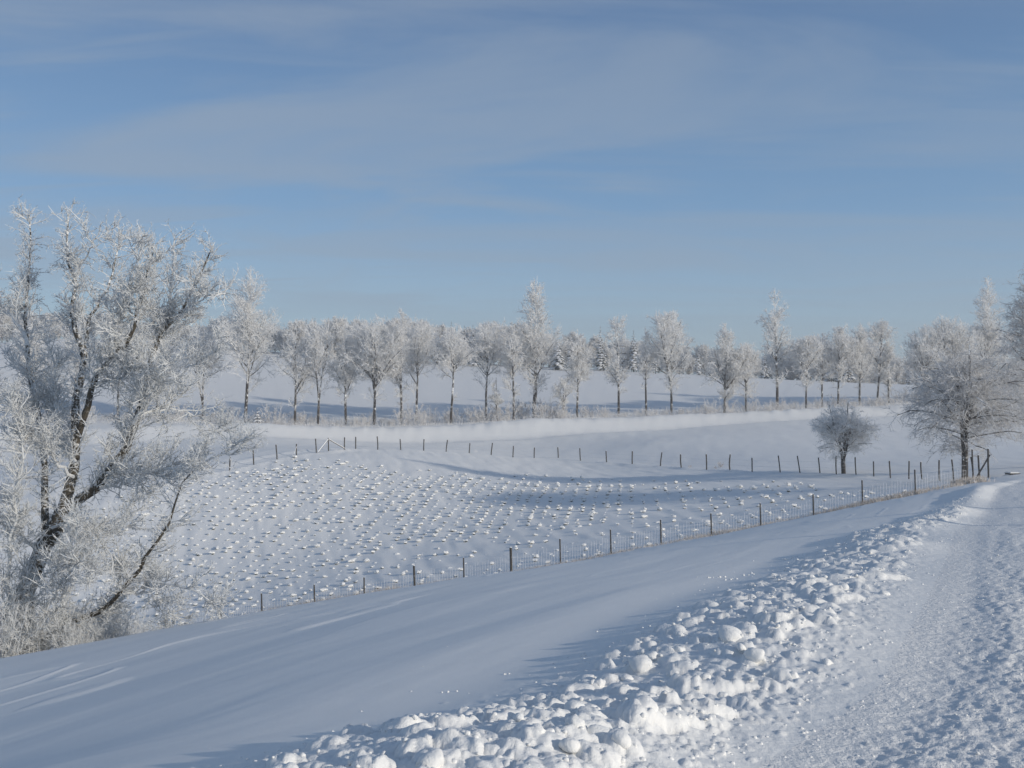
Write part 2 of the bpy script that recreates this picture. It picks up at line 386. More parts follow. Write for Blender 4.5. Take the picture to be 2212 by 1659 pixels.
for px, py, d, R, h, el, an in [(1800, 1318, 9.0, 0.16, 0.10, 2.0, 0.3), (1520, 1520, 5.6, 0.13, 0.09, 2.6, 0.2), (1460, 1600, 4.9, 0.14, 0.10, 2.4, 0.3), (1440, 1640, 4.6, 0.13, 0.1, 1.8, 0.7), (1680, 1390, 7.4, 0.14, 0.10, 1.6, 0.4), (1900, 1265, 11, 0.16, 0.1, 2.4, 0.2), (1400, 1650, 4.5, 0.16, 0.12, 1.5, 0.9)]:
    p = P(px, py, d); lump(p[0], p[1], R * .85, h * .55, el, an, 3.5)

V = np.stack([X, Y, Z], -1).reshape(-1, 3)
nr, na = X.shape
idx = np.arange(nr * na).reshape(nr, na)
a = idx[:-1]; b = idx[1:]
an = np.roll(a, -1, 1); bn = np.roll(b, -1, 1)
Q = np.stack([a, b, bn, an], -1).reshape(-1, 4)
Cx = X.ravel()[Q].mean(1); Cy = Y.ravel()[Q].mean(1)
lx = xL(Cy); bxx = xB(Cy); bf = np.interp(Cx, bfx, bfy)
bank0 = np.interp(Cx, [-80, -45, -24, 0, 18, 36, 53, 80], [112, 113, 115, 120, 122.5, 125, 129, 133])
bank1 = np.interp(Cx, [-80, -30, 0, 36, 54, 90], [127, 127, 129.5, 133.5, 137, 141])
reg = np.full(len(Q), 0)
yb = 50.0
inroad = (Cx >= lx) & (Cx < lx + 5.2) & (Cy < 47) & (Cy > -60)
inberm = (Cx >= bxx - 0.25) & (Cx < lx) & (Cy < 47) & (Cy > -60)
right = (Cx >= lx + 5.2) & (Cy < 56)
reg[(Cy < yb)] = 1
reg[right] = 4
reg[inroad] = 2; reg[inberm] = 3
plant = (Cy >= yb) & (Cy < bf) & (Cx > -60) & (Cx < 26)
reg[plant] = 5
reg[(Cy >= yb) & ~plant & (Cy < bank0) & (reg != 4)] = 6
reg[(Cy >= bank0) & (Cy < bank1)] = 7
reg[(Cy >= bank1) & (Cy < 320)] = 8
reg[(Cy >= 320)] = 9
names = {1: ('near_snow_slope', M_snow), 2: ('road', M_road), 3: ('snow_berm', M_berm), 4: ('road_verge', M_snow), 5: ('plantation_ground', M_far), 6: ('meadow', M_far), 7: ('snow_bank', M_far), 8: ('upper_field', M_far), 9: ('distant_ground', M_far), 0: ('distant_ground', M_far)}
reg[reg == 0] = 9
for k in range(1, 10):
    q = Q[reg == k]
    if not len(q): continue
    used, inv = np.unique(q, return_inverse=True)
    me = mesh_np(names[k][0], V[used], [inv.reshape(-1, 4)], [names[k][1]], smooth=True)
    tag(link(names[k][0], me), kind='structure')
c0 = mesh_np('ground_hub', np.concatenate([V[idx[0]], [[0, 0, V[idx[0], 2].mean()]]]), [np.stack([np.arange(na), (np.arange(na) + 1) % na, np.full(na, na)], -1)], [M_road], smooth=True)
tag(link('road', c0), kind='structure')

# ------------------------------------------------------------------ trees
def sprout(Pn, Ln, cnt, ang, L0, K, up, wob, rng, t0=0.15, t1=1.0, tprof=None):
    """children on a set of polylines; returns (cnt,K,3), lengths"""
    Nn, Kp, _ = Pn.shape
    w_ = Ln / Ln.sum()
    pi = rng.choice(Nn, cnt, p=w_)
    t = t0 + (t1 - t0) * rng.random(cnt)
    f = t * (Kp - 1); i = np.minimum(f.astype(int), Kp - 2); f = f - i
    p0 = Pn[pi, i]; p1 = Pn[pi, i + 1]
    pos = p0 + (p1 - p0) * f[:, None]; T = norm(p1 - p0)
    A_, B_ = frames(T); ph = rng.random(cnt) * 2 * np.pi
    th = np.radians(ang[0] + (ang[1] - ang[0]) * rng.random(cnt))
    D = T * np.cos(th)[:, None] + (A_ * np.cos(ph)[:, None] + B_ * np.sin(ph)[:, None]) * np.sin(th)[:, None]
    Lc = (L0 if np.isscalar(L0) else L0[pi]) * (0.55 + 0.7 * rng.random(cnt)) * (tprof(t) if tprof else 1.0)
    return grow(pos, D, Lc, K, up, wob, rng), Lc, t
def grow(pos, D, Lc, K, up, wob, rng):
    n_ = len(pos); out = np.empty((n_, K, 3)); out[:, 0] = pos
    d = norm(D)
    for k in range(1, K):
        d = norm(d + rng.normal(0, wob, (n_, 3)) + np.array([0, 0, up]))
        out[:, k] = out[:, k - 1] + d * (Lc / (K - 1))[:, None]
    return out
def taper(n_, K, r0, r1):
    r0 = np.broadcast_to(r0, (n_,)); r1 = np.broadcast_to(r1, (n_,))
    t = np.linspace(0, 1, K)[None]
    return r0[:, None] * (1 - t) + r1[:, None] * t
PROF = {'cone': lambda t: 1.2 * (1 - t) ** 1.1 * np.clip(t / 0.12 + 0.5, 0, 1) + 0.10,
        'tall': lambda t: (1 - t ** 1.6) * np.clip(0.5 + t * 1.5, 0, 1) + 0.05,
        'round': lambda t: np.sqrt(np.clip(1 - (1.75 * t - 0.8) ** 2, 0.02, 1)) + 0.0,
        'narrow': lambda t: 0.6 + 0.3 * np.sin(t * 9) * (1 - t)}
def tree_geo(H, W, cb, shape, stems, lean, dens, rng, tr=None, twig=0.028, hang=0.0):
    """local coordinates, base at origin. returns trunk Geo, crown Geo"""
    g, c = Geo(), Geo()
    K = 13
    tr = tr or H * 0.011 + 0.03
    base = np.zeros((stems, 3)); St = np.empty((stems, K, 3))
    tt = np.linspace(0, 1, K)
    fork = 0.0 if stems == 1 else 0.22 + 0.1 * rng.random()
    for s in range(stems):
        phi = s / stems * 6.28 + rng.random() * 1.5
        out = np.clip((tt - fork) / (1 - fork), 0, 1) ** 0.8 * W * (0.0 if stems == 1 else (0.10 + 0.13 * rng.random()))
        hh = H * (1.0 if s == 0 else rng.uniform(0.82, 0.97))
        wv = np.cumsum(rng.normal(0, 0.010 * H / K * 3, (K, 2)), 0) * (tt[:, None] > 0)
        common = np.stack([lean * H * tt ** 1.2, 0 * tt], 1)
        St[s, :, 0] = common[:, 0] + math.cos(phi) * out + wv[:, 0]
        St[s, :, 1] = common[:, 1] + math.sin(phi) * out + wv[:, 1]
        St[s, :, 2] = hh * tt - (0.25 if True else 0) * (tt == 0)
    v, q = tubes(St, taper(stems, K, tr * (1 if stems == 1 else 0.75), 0.02), 7); g.add(v, q)
    n1 = int(48 * dens)
    pi = rng.integers(0, stems, n1); t = cb + (0.98 - cb) * rng.random(n1) ** 0.9; t = np.where(rng.random(n1) < .10, cb * rng.uniform(.55, 1.0, n1), t)
    f = t * (K - 1); i = np.minimum(f.astype(int), K - 2); f -= i
    pos = St[pi, i] * (1 - f[:, None]) + St[pi, i + 1] * f[:, None]
    tc_ = np.clip((t - cb) / (1 - cb), 0, 1); lowl = t < cb
    wid = W / 2 * PROF[shape](tc_) * rng.uniform(0.7, 1.15, n1)
    th = np.radians(rng.uniform(32, 62, n1) - 14 * tc_ + 14 * hang)
    ph = rng.random(n1) * 6.283 if stems == 1 else rng.random(n1) * 6.283
    D = np.stack([np.cos(ph) * np.sin(th), np.sin(ph) * np.sin(th), np.cos(th)], -1)
    th = np.where(tc_ > .6, th * .75, th)
    rnd = rng.uniform(0.7, 1.12, n1); Lc = np.clip(wid / np.sin(th), 0.3, None)
    for _ in range(6):                          # limb tips, not limb roots, follow the outline of the crown
        tip = np.clip(tc_ + Lc * np.cos(th) / (H * (1 - cb)), 0, 1)
        Lc = 0.5 * Lc + 0.5 * np.clip(W / 2 * PROF[shape](tip) * rnd / np.sin(th), 0.3, None)
    Lc = np.where(lowl, Lc * rng.uniform(.3, .7, n1), Lc)
    room = (H * 1.0 - pos[:, 2]); Lc = np.minimum(Lc, np.maximum(room * 0.98 / np.maximum(np.cos(th), .5) * .8, 0.5))
    B1 = grow(pos, D, Lc, 6, 0.06 - 0.22 * hang, 0.11, rng)
    r1 = np.clip(Lc * 0.016, 0.014, tr * 0.5)
    v, q = tubes(B1, taper(n1, 6, r1, r1 * 0.4), 4); big_ = (Lc > np.quantile(Lc, .6)).repeat(len(q) // n1); g.add(v, q[big_]); c.add(v, q[~big_])
    n2 = int(n1 * 8.5)
    B2, L2, _ = sprout(B1, Lc, n2, (25, 60), Lc * 0.42 + 0.15, 4, 0.05 - 0.2 * hang, 0.16, rng, 0.12, 1.0, lambda t: 1.15 - 0.6 * t)
    v, q = tubes(B2, taper(n2, 4, twig * 0.75, twig * 0.5), 3); c.add(v, q)
    n3 = int(n2 * 6.5)
    B3, L3, _ = sprout(B2, L2, n3, (22, 62), L2 * 0.42 + 0.12, 2, 0.0, 0.2, rng, 0.1, 1.0)
    v, T = cones(B3[:, 0], B3[:, 1], twig * 0.78); c.add(v, None, T)
    n4 = int(n3 * 1.3)
    B4, L4, _ = sprout(B3, L3, n4, (25, 65), L3 * 0.5 + 0.06, 2, 0.0, 0.2, rng, 0.1, 1.0)
    v, T = cones(B4[:, 0], B4[:, 1], twig * 0.7); c.add(v, None, T)
    # epicormic tufts on the bare stem
    n5 = int(60 * dens)
    E, LE, _ = sprout(St, np.ones(stems), n5, (40, 80), 0.55, 2, 0.0, 0.3, rng, 0.06, cb + 0.1)
    v, T = cones(E[:, 0], E[:, 1], twig * 0.8); c.add(v, None, T)
    return g, c
def plant_tree(name, label, px, py, d, top, wpx, cb, shape, stems, lean, dens, seed, cat='tree', group=None, twig=0.028, bark=None, tw=None, hang=0.0, z=None, tr=None):
    x = (px - CX) / FX * d
    zz = gz(x, d) if z is None else z
    H = (HY - top) / FX * d - zz; W = wpx / FX * d
    g, c = tree_geo(H, W, cb, shape, stems, lean, dens, np.random.default_rng(seed), tr, twig, hang)
    o = empty(name, (x, d, zz)); tag(o, label, cat, group)
    link('trunk', g.mesh('trunk', [bark or M_bark_far], True), o)
    link('crown', c.mesh('crown', [tw or M_twig_far]), o)
    return o
G_ROW = 'frosted trees in the hedge row on the bank'
row = [
 (530, 135, 574, 150, .36, 'cone', 1, .03, 1.7, 'tall pointed frosty tree, the highest in the left half of the row'),
 (638, 134, 690, 95, .30, 'tall', 1, .0, .7, 'slender pale tree with black lower trunk right of the tall pointed tree'),
 (687, 135, 684, 95, .42, 'round', 2, .02, .8, 'frosted tree whose trunk forks low into two long stems'),
 (748, 135, 690, 80, .33, 'tall', 1, .01, .9, 'narrow frosted tree with straight stem and low side twigs'),
 (808, 134, 680, 135, .40, 'round', 4, .04, 1.5, 'broad many-stemmed frosty tree with dark leaning base'),
 (866, 135, 664, 85, .36, 'tall', 2, .0, 1.0, 'upright frosted tree just right of the broad many-stemmed one'),
 (899, 139, 690, 95, .40, 'round', 1, .06, 1.0, 'frosted tree with two long bare side branches pointing right'),
 (974, 133, 703, 85, .48, 'round', 1, .05, .8, 'frosted tree with curved dark trunk leaning slightly right'),
 (1050, 137, 694, 90, .42, 'round', 1, .0, .9, 'frosted tree with thin dark trunk above reddish brush'),
 (1074, 134, 815, 30, .30, 'tall', 2, -.05, .35, 'very small thin sapling tree left of a knobbly trunk'),
 (1110, 134, 702, 75, .35, 'tall', 1, -.02, .8, 'frosted tree with knobbly trunk standing in a snow hollow'),
 (1155, 138, 596, 98, .33, 'cone', 1, .01, 1.9, 'tallest frosted tree in the middle of the row, thick dark trunk'),
 (1216, 134, 815, 50, .30, 'round', 2, .08, .4, 'small leaning forked tree right of the tallest middle tree'),
 (1247, 136, 714, 78, .35, 'tall', 1, .0, 1.0, 'compact frosted tree with pale lower trunk behind the small forked tree'),
 (1336, 136, 683, 62, .36, 'narrow', 1, -.01, .8, 'frosted tree with narrow spiky top and long low left twigs'),
 (1396, 136, 704, 56, .42, 'tall', 1, .0, .5, 'thin straight tree with bare stem left of the round-crowned tree'),
 (1450, 137, 667, 112, .40, 'round', 2, .01, 1.5, 'large frosted tree with even round crown and twin stems'),
 (1564, 136, 699, 100, .28, 'cone', 1, .0, 1.6, 'dense egg-shaped frosted tree with branches fanning from low down'),
 (1611, 137, 738, 80, .34, 'round', 2, .02, 1.0, 'short frosted tree with two stems left of the tall sparse tree'),
 (1678, 139, 621, 88, .36, 'cone', 1, -.01, .85, 'tall sparse frosted tree with straight pole-like trunk on the right'),
 (1741, 139, 724, 80, .38, 'round', 1, .02, 1.0, 'frosted tree first to the right of the tall sparse one'),
 (1776, 140, 722, 50, .40, 'tall', 1, .02, .6, 'thin frosted tree squeezed between two fuller crowns'),
 (1810, 140, 704, 78, .38, 'round', 1, .02, 1.0, 'frosted tree with short curved dark stem above the lone pollard'),
 (1857, 141, 697, 76, .34, 'tall', 1, .0, 1.2, 'frosted tree with darker upright trunk near the right end'),
 (1896, 142, 692, 66, .40, 'round', 1, .05, 1.0, 'frosted tree with lopsided crown bulging to the right'),
 (1920, 142, 738, 50, .35, 'tall', 1, .0, .7, 'short frosted tree ending the row on the right'),
 (437, 136, 700, 95, .38, 'round', 2, .0, 1.0, 'frosted tree half hidden by the right edge of the big willow'),
 (340, 137, 706, 95, .32, 'round', 1, .0, .9, 'frosted tree seen through the middle of the big willow crown'),
 (255, 138, 700, 90, .36, 'tall', 1, .0, .8, 'frosted tree seen behind the centre stems of the willow'),
 (165, 137, 648, 95, .34, 'cone', 1, .0, 1.0, 'taller frosted tree behind the left stems of the willow'),
 (70, 136, 690, 100, .30, 'round', 2, .0, 1.1, 'frosted tree at the far left edge behind the willow'),
 (2000, 143, 700, 90, .15, 'round', 3, -.03, 1.5, 'bushy pale tree behind the left side of the big roadside tree'),
 (2055, 144, 678, 95, .20, 'round', 2, -.02, 1.6, 'sunlit crown rising over the big roadside tree'),
 (2134, 146, 597, 92, .25, 'cone', 1, .0, 1.9, 'tall pale sunlit tree behind the roadside trees at right'),
]
for i, (px, d, top, wp, cb, sh, st, ln, dn, lab) in enumerate(row):
    plant_tree('frosted_tree', lab, px, 0, d, top, wp * (1.28 if sh == 'cone' else 1.10), cb - .07, sh, st, ln, dn, 100 + i, group=G_ROW, twig=.036, tr=(0.30 if px == 1155 else (0.24 if px == 530 else None)))

# lone pollard in the meadow, roadside trees at the right
plant_tree('pollard_tree', 'small lone frosted pollard standing in the meadow just behind the fence', 1822, 0, 75.5, 866, 150, .36, 'tall', 3, -.04, 2.0, 301, twig=0.020, bark=M_bark_far, tw=M_twig_far, hang=0.55, tr=0.22)
plant_tree('roadside_tree', 'broad drooping frosted tree at the fence corner by the road', 2083, 0, 60, 735, 215, .30, 'round', 3, .01, 2.8, 302, twig=0.017, bark=M_bark_far, tw=M_twig_thin, hang=0.9, tr=0.26)
plant_tree('roadside_tree', 'big grey frosted tree cut by the right edge of the photo', 2232, 0, 68, 520, 205, .22, 'cone', 1, .0, 3.2, 303, twig=0.019, bark=M_bark_far, tw=M_twig_thin, hang=0.7, tr=0.24)
# avenue trees standing right of the frame, they throw the bars of shade over road and slope
for k, (x, y, H, W, dn) in enumerate([(18.7, 15.7, 13, 5, .08), (22.4, 25.5, 12, 5, .08)]):
    g, c = tree_geo(H, W, .5, 'round', 1, 0, dn, np.random.default_rng(330 + k), 0.21, 0.02)
    o = empty('avenue_tree', (x, y, gz(x, y)))
    tag(o, 'frosted avenue tree on the far verge, right outside the picture', 'tree', 'avenue trees outside the right edge')
    link('trunk', g.mesh('trunk', [M_bark_far], True), o); link('crown', c.mesh('crown', [M_twig_thin]), o)

# big willow at the left, limbs traced, distance 22 m
def poly(pp, d0, d1, K=14):
    pp = np.array(pp, float); s = np.concatenate([[0], np.cumsum(np.hypot(*np.diff(pp, axis=0).T))]); s /= s[-1]
    t = np.linspace(0, 1, K); x = np.interp(t, s, pp[:, 0]); y = np.interp(t, s, pp[:, 1]); d = d0 + (d1 - d0) * t
    return np.stack([(x - CX) / FX * d, d, (HY - y) / FX * d], -1)
D0 = 22.5
wl = [  # (pixel polyline, depth start, depth end, radius start, radius end)
 ([(30, 1440), (48, 1330), (60, 1262), (84, 1215), (104, 1165), (135, 1106)], D0, D0, .33, .21),
 ([(135, 1106), (158, 1045), (170, 990), (168, 945), (160, 890), (175, 830), (177, 767), (157, 681), (153, 613), (140, 545), (146, 467)], D0, D0 + 1.5, .19, .02),
 ([(168, 945), (190, 880), (204, 818), (247, 763), (281, 729), (306, 654), (318, 600), (330, 545)], D0, D0 - 1.2, .11, .015),
 ([(125, 1120), (169, 1092), (208, 1052), (234, 1016), (265, 980), (272, 961), (300, 899), (317, 848), (327, 777), (340, 726), (375, 692), (409, 647), (443, 572), (458, 532)], D0, D0 + .8, .17, .015),
 ([(100, 1172), (98, 1090), (96, 1010), (85, 920), (65, 818), (58, 743), (63, 647), (68, 572), (61, 463)], D0, D0 + 2.2, .13, .015),
 ([(177, 767), (185, 735), (191, 702), (218, 640), (238, 613), (250, 560), (259, 504)], D0 + .8, D0 + 2, .08, .012),
 ([(58, 743), (40, 700), (20, 678), (0, 650), (-20, 590)], D0 + 1, D0 + 1.5, .07, .012),
 ([(290, 915), (340, 831), (409, 794), (477, 756)], D0, D0 - 1, .07, .012),
 ([(204, 828), (250, 822), (300, 804), (368, 783)], D0, D0 - 1.5, .05, .01),
 ([(234, 1022), (310, 1019), (377, 1013), (462, 995), (510, 965), (545, 938)], D0, D0 - 1.8, .075, .012),
 ([(215, 1052), (282, 1044), (327, 1027), (345, 1005)], D0, D0 + 1, .05, .012),
 ([(60, 1400), (130, 1362), (197, 1329), (239, 1304), (282, 1256), (332, 1188), (358, 1143), (377, 1092), (394, 1056), (420, 1015)], D0 - .4, D0 - 1.2, .11, .012),
 ([(288, 1250), (352, 1256), (408, 1270), (456, 1298), (475, 1320)], D0 - .8, D0 - 1.6, .055, .01),
 ([(262, 1285), (327, 1278), (366, 1320), (394, 1351)], D0 - .8, D0, .045, .01),
 ([(18, 1420), (22, 1284), (20, 1213), (34, 1115), (34, 1058), (56, 996), (40, 930), (20, 860)], D0 - 1, D0 - 1.5, .075, .012),
 ([(327, 777), (350, 740), (362, 660), (372, 590), (376, 510)], D0 + .4, D0 + 1.4, .06, .012),
 ([(375, 692), (420, 655), (452, 640), (490, 632)], D0 + .5, D0 - .6, .04, .008),
 ([(85, 920), (50, 880), (10, 850), (-40, 820)], D0 + 1, D0 + .5, .06, .012),
 ([(153, 613), (175, 570), (200, 530), (208, 492)], D0 + 1.2, D0 + .6, .045, .01),
 ([(165, 1000), (120, 930), (110, 860), (120, 790), (105, 720)], D0, D0 + 2.5, .07, .012),
 ([(300, 899), (345, 880), (400, 890), (440, 905), (480, 935)], D0, D0 + 1.8, .05, .01),
 ([(247, 763), (252, 700), (265, 640), (290, 580), (298, 520)], D0 - .5, D0 - 2, .05, .01),
 ([(113, 1140), (160, 1130), (200, 1150), (240, 1200), (250, 1260)], D0 - .3, D0 - 1.8, .05, .012),
 ([(93, 1194), (40, 1150), (0, 1120), (-50, 1060)], D0, D0 - 1.5, .07, .012),
 ([(160, 1030), (110, 985), (70, 955), (20, 945)], D0, D0 - 1.6, .06, .012),
 ([(60, 1262), (100, 1240), (160, 1215), (215, 1235)], D0 - .2, D0 - 2.2, .05, .012),
 ([(20, 1400), (90, 1370), (140, 1290), (165, 1190), (175, 1120)], D0 - 1, D0 - 2, .06, .012),
 ([(104, 1165), (190, 1140), (260, 1130), (320, 1090)], D0, D0 + 2, .05, .012),
]
rg = np.random.default_rng(77)
LP = np.stack([poly(a, b, c) for a, b, c, _, _ in wl]); 
LP[:, 1:-1] += rg.normal(0, 0.035, LP[:, 1:-1].shape)
LP[0, 0, 2] -= 0.4
RT = np.stack([np.linspace(r0 * .72, r1 * .85, 14) for *_, r0, r1 in wl])
LL = np.linalg.norm(np.diff(LP, axis=1), axis=-1).sum(1)
wx, wy = float(LP[0, 0, 0]), float(LP[0, 0, 1]); wz = gz(wx, wy)
org = np.array([wx, wy, wz])
g = Geo(); c = Geo()
thick = RT[:, 0] > .055
v, q = tubes(LP[thick] - org, RT[thick], 8); g.add(v, q); v, q = tubes(LP[~thick] - org, RT[~thick], 6); c.add(v, q)
n1 = 400
B1, L1, t1 = sprout(LP[1:], LL[1:], n1, (22, 58), 1.05, 7, 0.09, 0.10, rg, 0.10, 1.0, lambda t: 1.2 - 0.85 * t)
v, q = tubes(B1 - org, taper(n1, 7, 0.015, 0.007), 5); c.add(v, q)
n2 = 3900
B2, L2, _ = sprout(B1, L1, n2, (25, 65), 0.44, 4, 0.14, 0.16, rg, 0.1, 1.0, lambda t: 1.15 - 0.4 * t)
v, q = tubes(B2 - org, taper(n2, 4, 0.0115, 0.007), 3); c.add(v, q)
n2b = 1500
B2b, L2b, _ = sprout(LP[1:], LL[1:], n2b, (35, 85), 0.42, 4, 0.04, 0.25, rg, 0.03, 1.0)
v, q = tubes(B2b - org, taper(n2b, 4, 0.012, 0.007), 3); c.add(v, q)
P2 = np.concatenate([B2, B2b]); LL2 = np.concatenate([L2, L2b])
n3 = 27000
B3, L3, _ = sprout(P2, LL2, n3, (25, 70), 0.19, 2, 0.0, 0.25, rg, 0.1, 1.0)
v, T = cones(B3[:, 0] - org, B3[:, 1] - org, 0.0075); c.add(v, None, T)
n4 = 46000
B4, L4, _ = sprout(B3, L3, n4, (25, 75), 0.085, 2, 0.0, 0.2, rg, 0.1, 1.0)
v, T = cones(B4[:, 0] - org, B4[:, 1] - org, 0.0065); c.add(v, None, T)
o = empty('willow_tree', (wx, wy, wz)); tag(o, 'big many-stemmed frosted willow filling the left edge of the picture', 'tree')
link('trunk', g.mesh('trunk', [M_bark], True), o); link('crown', c.mesh('crown', [M_twig]), o)

# ------------------------------------------------------------------ shrubs
def shrub_mesh(name, H, W, n, rng, r, m, sub=7, droop=0.0):
    th = np.radians(rng.uniform(3, 48, n)); ph = rng.random(n) * 6.283
    D = np.stack([np.cos(ph) * np.sin(th), np.sin(ph) * np.sin(th), np.cos(th)], -1)
    pos = np.stack([np.cos(ph), np.sin(ph), 0 * ph], -1) * (rng.random(n) * W * 0.28)[:, None]; pos[:, 2] = -0.08
    B, Lc = grow(pos, D, H * rng.uniform(0.55, 1.05, n), 5, 0.03 - droop, 0.12, rng), H * np.ones(n)
    G = Geo(); v, q = tubes(B, taper(n, 5, r * 1.1, r * 0.6), 3); G.add(v, q)
    C, LC, _ = sprout(B, Lc, n * sub, (20, 60), H * 0.26, 3, 0.02, 0.2, rng, 0.12, 1.0, lambda t: 1.2 - 0.6 * t)
    v, q = tubes(C, taper(len(C), 3, r * 0.8, r * 0.5), 3); G.add(v, q)
    E, LE, _ = sprout(C, LC, n * sub * 5, (20, 65), H * 0.09, 2, 0, 0.2, rng, 0.1, 1.0)
    v, T = cones(E[:, 0], E[:, 1], r * 0.85); G.add(v, None, T)
    return G.mesh(name, [m])
M_brush = twig_mat('reddish_frosted_brush', (0.89, 0.88, 0.87), (0.46, 0.41, 0.37), 0.18, 0.48, 2.0, 0.1, trans=.45)
rs = np.random.default_rng(5)
protos = [shrub_mesh('shrub', 2.0, 2.6, 20, rs, 0.018, M_brush, 7) for _ in range(5)]
def scatter(name, label, cat, group, me_list, x, y, s, rz, sz=1.0, sink=0.0):
    o = link(name, me_list, None, (x, y, gz(x, y) - sink)); o.rotation_euler = (0, 0, rz); o.scale = (s, s, s * sz)
    return tag(o, label, cat, group)
big = {(1055): 1, (880): 1, (1160): 1, (590): 1}
for k in range(98):
    px = 20 + k * 20.3 + rs.normal(0, 9)
    d = 133.2 + (px > 1500) * (px - 1500) / 480 * 7 + rs.uniform(-1.5, 4.0)
    x = (px - CX) / FX * d
    s = 1.2 * rs.uniform(0.45, 1.05) * (1.25 if (480 < px < 640 or 990 < px < 1200 or px > 1930 or 860 < px < 910) else 0.85)
    scatter('hedge_shrub', 'frosted leafless shrub of the low brush under the row of trees', 'shrub', 'frosted shrubs under the tree row', protos[k % 5], x, d, s, rs.random() * 6.28, rs.uniform(0.8, 1.25))
# brush below the willow
wp = [shrub_mesh('shrub', 1.5, 1.8, 34, rs, 0.0075, M_twig, 9) for _ in range(3)]
for k, (px, d, s) in enumerate([(20, 20.5, 1.0), (75, 21.5, .95), (130, 22, .9), (180, 23, .85), (235, 23.5, .8), (285, 24, .62), (-40, 20.5, 1.1), (40, 24, 1.2), (110, 25, 1.1), (200, 26.5, .9), (-90, 22, 1.2), (0, 26, 1.3), (320, 26, .55), (160, 21, .55)]):
    scatter('willow_brush', ['low frosted bush in front of the willow trunk at the slope edge', 'rounded frosted bush right of the willow trunk', 'tall frosted brushwood behind the willow trunk'][0 if d < 21.8 else (1 if px > 170 else 2)], 'shrub', 'bushes at the foot of the willow', wp[k % 3], (px - CX) / FX * d, d, s, rs.random() * 6.28)
sm = shrub_mesh('shrub', 0.8, 0.7, 9, rs, 0.010, M_grass, 5)
for px, d in [(1545, 87.5), (1490, 90.5), (1556, 88.6)]:
    scatter('meadow_weed', 'small dry frosted weed by the back fence', 'weed', 'weeds by the back fence', sm, (px - CX) / FX * d, d, .9 if px == 1556 else .5, px)

# ------------------------------------------------------------------ wood beyond the upper field
def spruce_geo(H, W, rng, tiers=17):
    g, c = Geo(), Geo()
    St = np.zeros((1, 6, 3)); St[0, :, 2] = np.linspace(-0.2, H, 6)
    v, q = tubes(St, taper(1, 6, H * .018, .02), 6); g.add(v, q)
    for k in range(tiers):
        t = (k + 0.5) / tiers; z = H * (0.07 + 0.92 * t); R = W / 2 * (1 - t) ** 0.85 + 0.10
        nb = int(8 - 3 * t)
        for j in range(nb):
            ph = 6.283 * j / nb + rng.random() * 1.2; r = R * rng.uniform(0.7, 1.15); dr = rng.uniform(0.25, 0.5)
            d = np.array([math.cos(ph), math.sin(ph), 0]); s = np.array([-d[1], d[0], 0]); up = np.array([0, 0, 1.0]); p0 = np.array([0, 0, z])
            w0 = r * 0.30 + 0.05
            m1 = p0 + d * r * .55 - up * r * dr * .4; e = p0 + d * r - up * r * dr
            V_ = np.array([p0, m1 + s * w0, m1 + up * 0.10 * r, m1 - s * w0, e, m1 - up * .12 * r])
            T_ = np.array([[0, 2, 1], [0, 3, 2], [1, 2, 4], [2, 3, 4], [0, 1, 5], [0, 5, 3], [1, 4, 5], [3, 5, 4]])
            c.add(V_, None, T_)
            # side sprays
            n_ = 5; f = rng.uniform(.3, 1, n_); a0 = p0 + d * (r * f)[:, None] - up * (r * dr * f)[:, None]
            a1 = a0 + (d * .6 + s * rng.uniform(-1, 1, n_)[:, None] - up * .35) * (r * .28)
            v, T = cones(a0, a1, 0.05 + r * .03); c.add(v, None, T)
    return g, c
rf = np.random.default_rng(9)
sp = [tuple(q.mesh(nm, [mm]) for q, nm, mm in zip(spruce_geo(9, w_, rf), ('trunk', 'crown'), (M_bark_far, M_spruce))) for w_ in (2.6, 3.4, 4.6)]
fd = []
for k in range(7):
    g, c = tree_geo(9, rf.uniform(5.5, 8), .03, ['round', 'cone', 'tall'][k % 3], 1 + (k % 3), 0, 1.0, rf, 0.10, 0.075)
    fd.append((g.mesh('trunk', [M_bark_far], True), c.mesh('crown', [M_twig_far])))
def far_tree(name, label, group, px, d, top, ms, H0, wx=1.0):
    x = (px - CX) / FX * d; zz = gz(x, d); s = max(0.25, ((HY - top) / FX * d - zz) / H0) * (1.15 if name[0] == 'f' else 1)
    o = empty(name, (x, d, zz), rf.random() * 6.28); o.scale = (s * wx, s * wx, s); tag(o, label, 'tree', group)
    link('trunk', ms[0], o); link('crown', ms[1], o)
tops = np.array([(-100, 670), (0, 672), (200, 680), (430, 692), (620, 700), (750, 698), (900, 700), (1000, 712), (1060, 705), (1180, 722), (1290, 735), (1400, 735), (1500, 745), (1560, 760), (1640, 765), (1720, 745), (1800, 735), (1900, 755), (1980, 780), (2100, 780), (2260, 780)], float)
k = 0; px = -90.0
while px < 2230:
    dens = 17 if px < 1480 else 21
    d = 222 + rf.random() * 22
    far_tree('frosted_forest_tree', 'white frosted leafless tree in the wood beyond the upper field', 'frosted trees of the far wood', px, d, np.interp(px, *tops.T) + rf.uniform(-4, 20), fd[k % 7], 9)
    k += 1; px += dens * rf.uniform(0.5, 1.1)
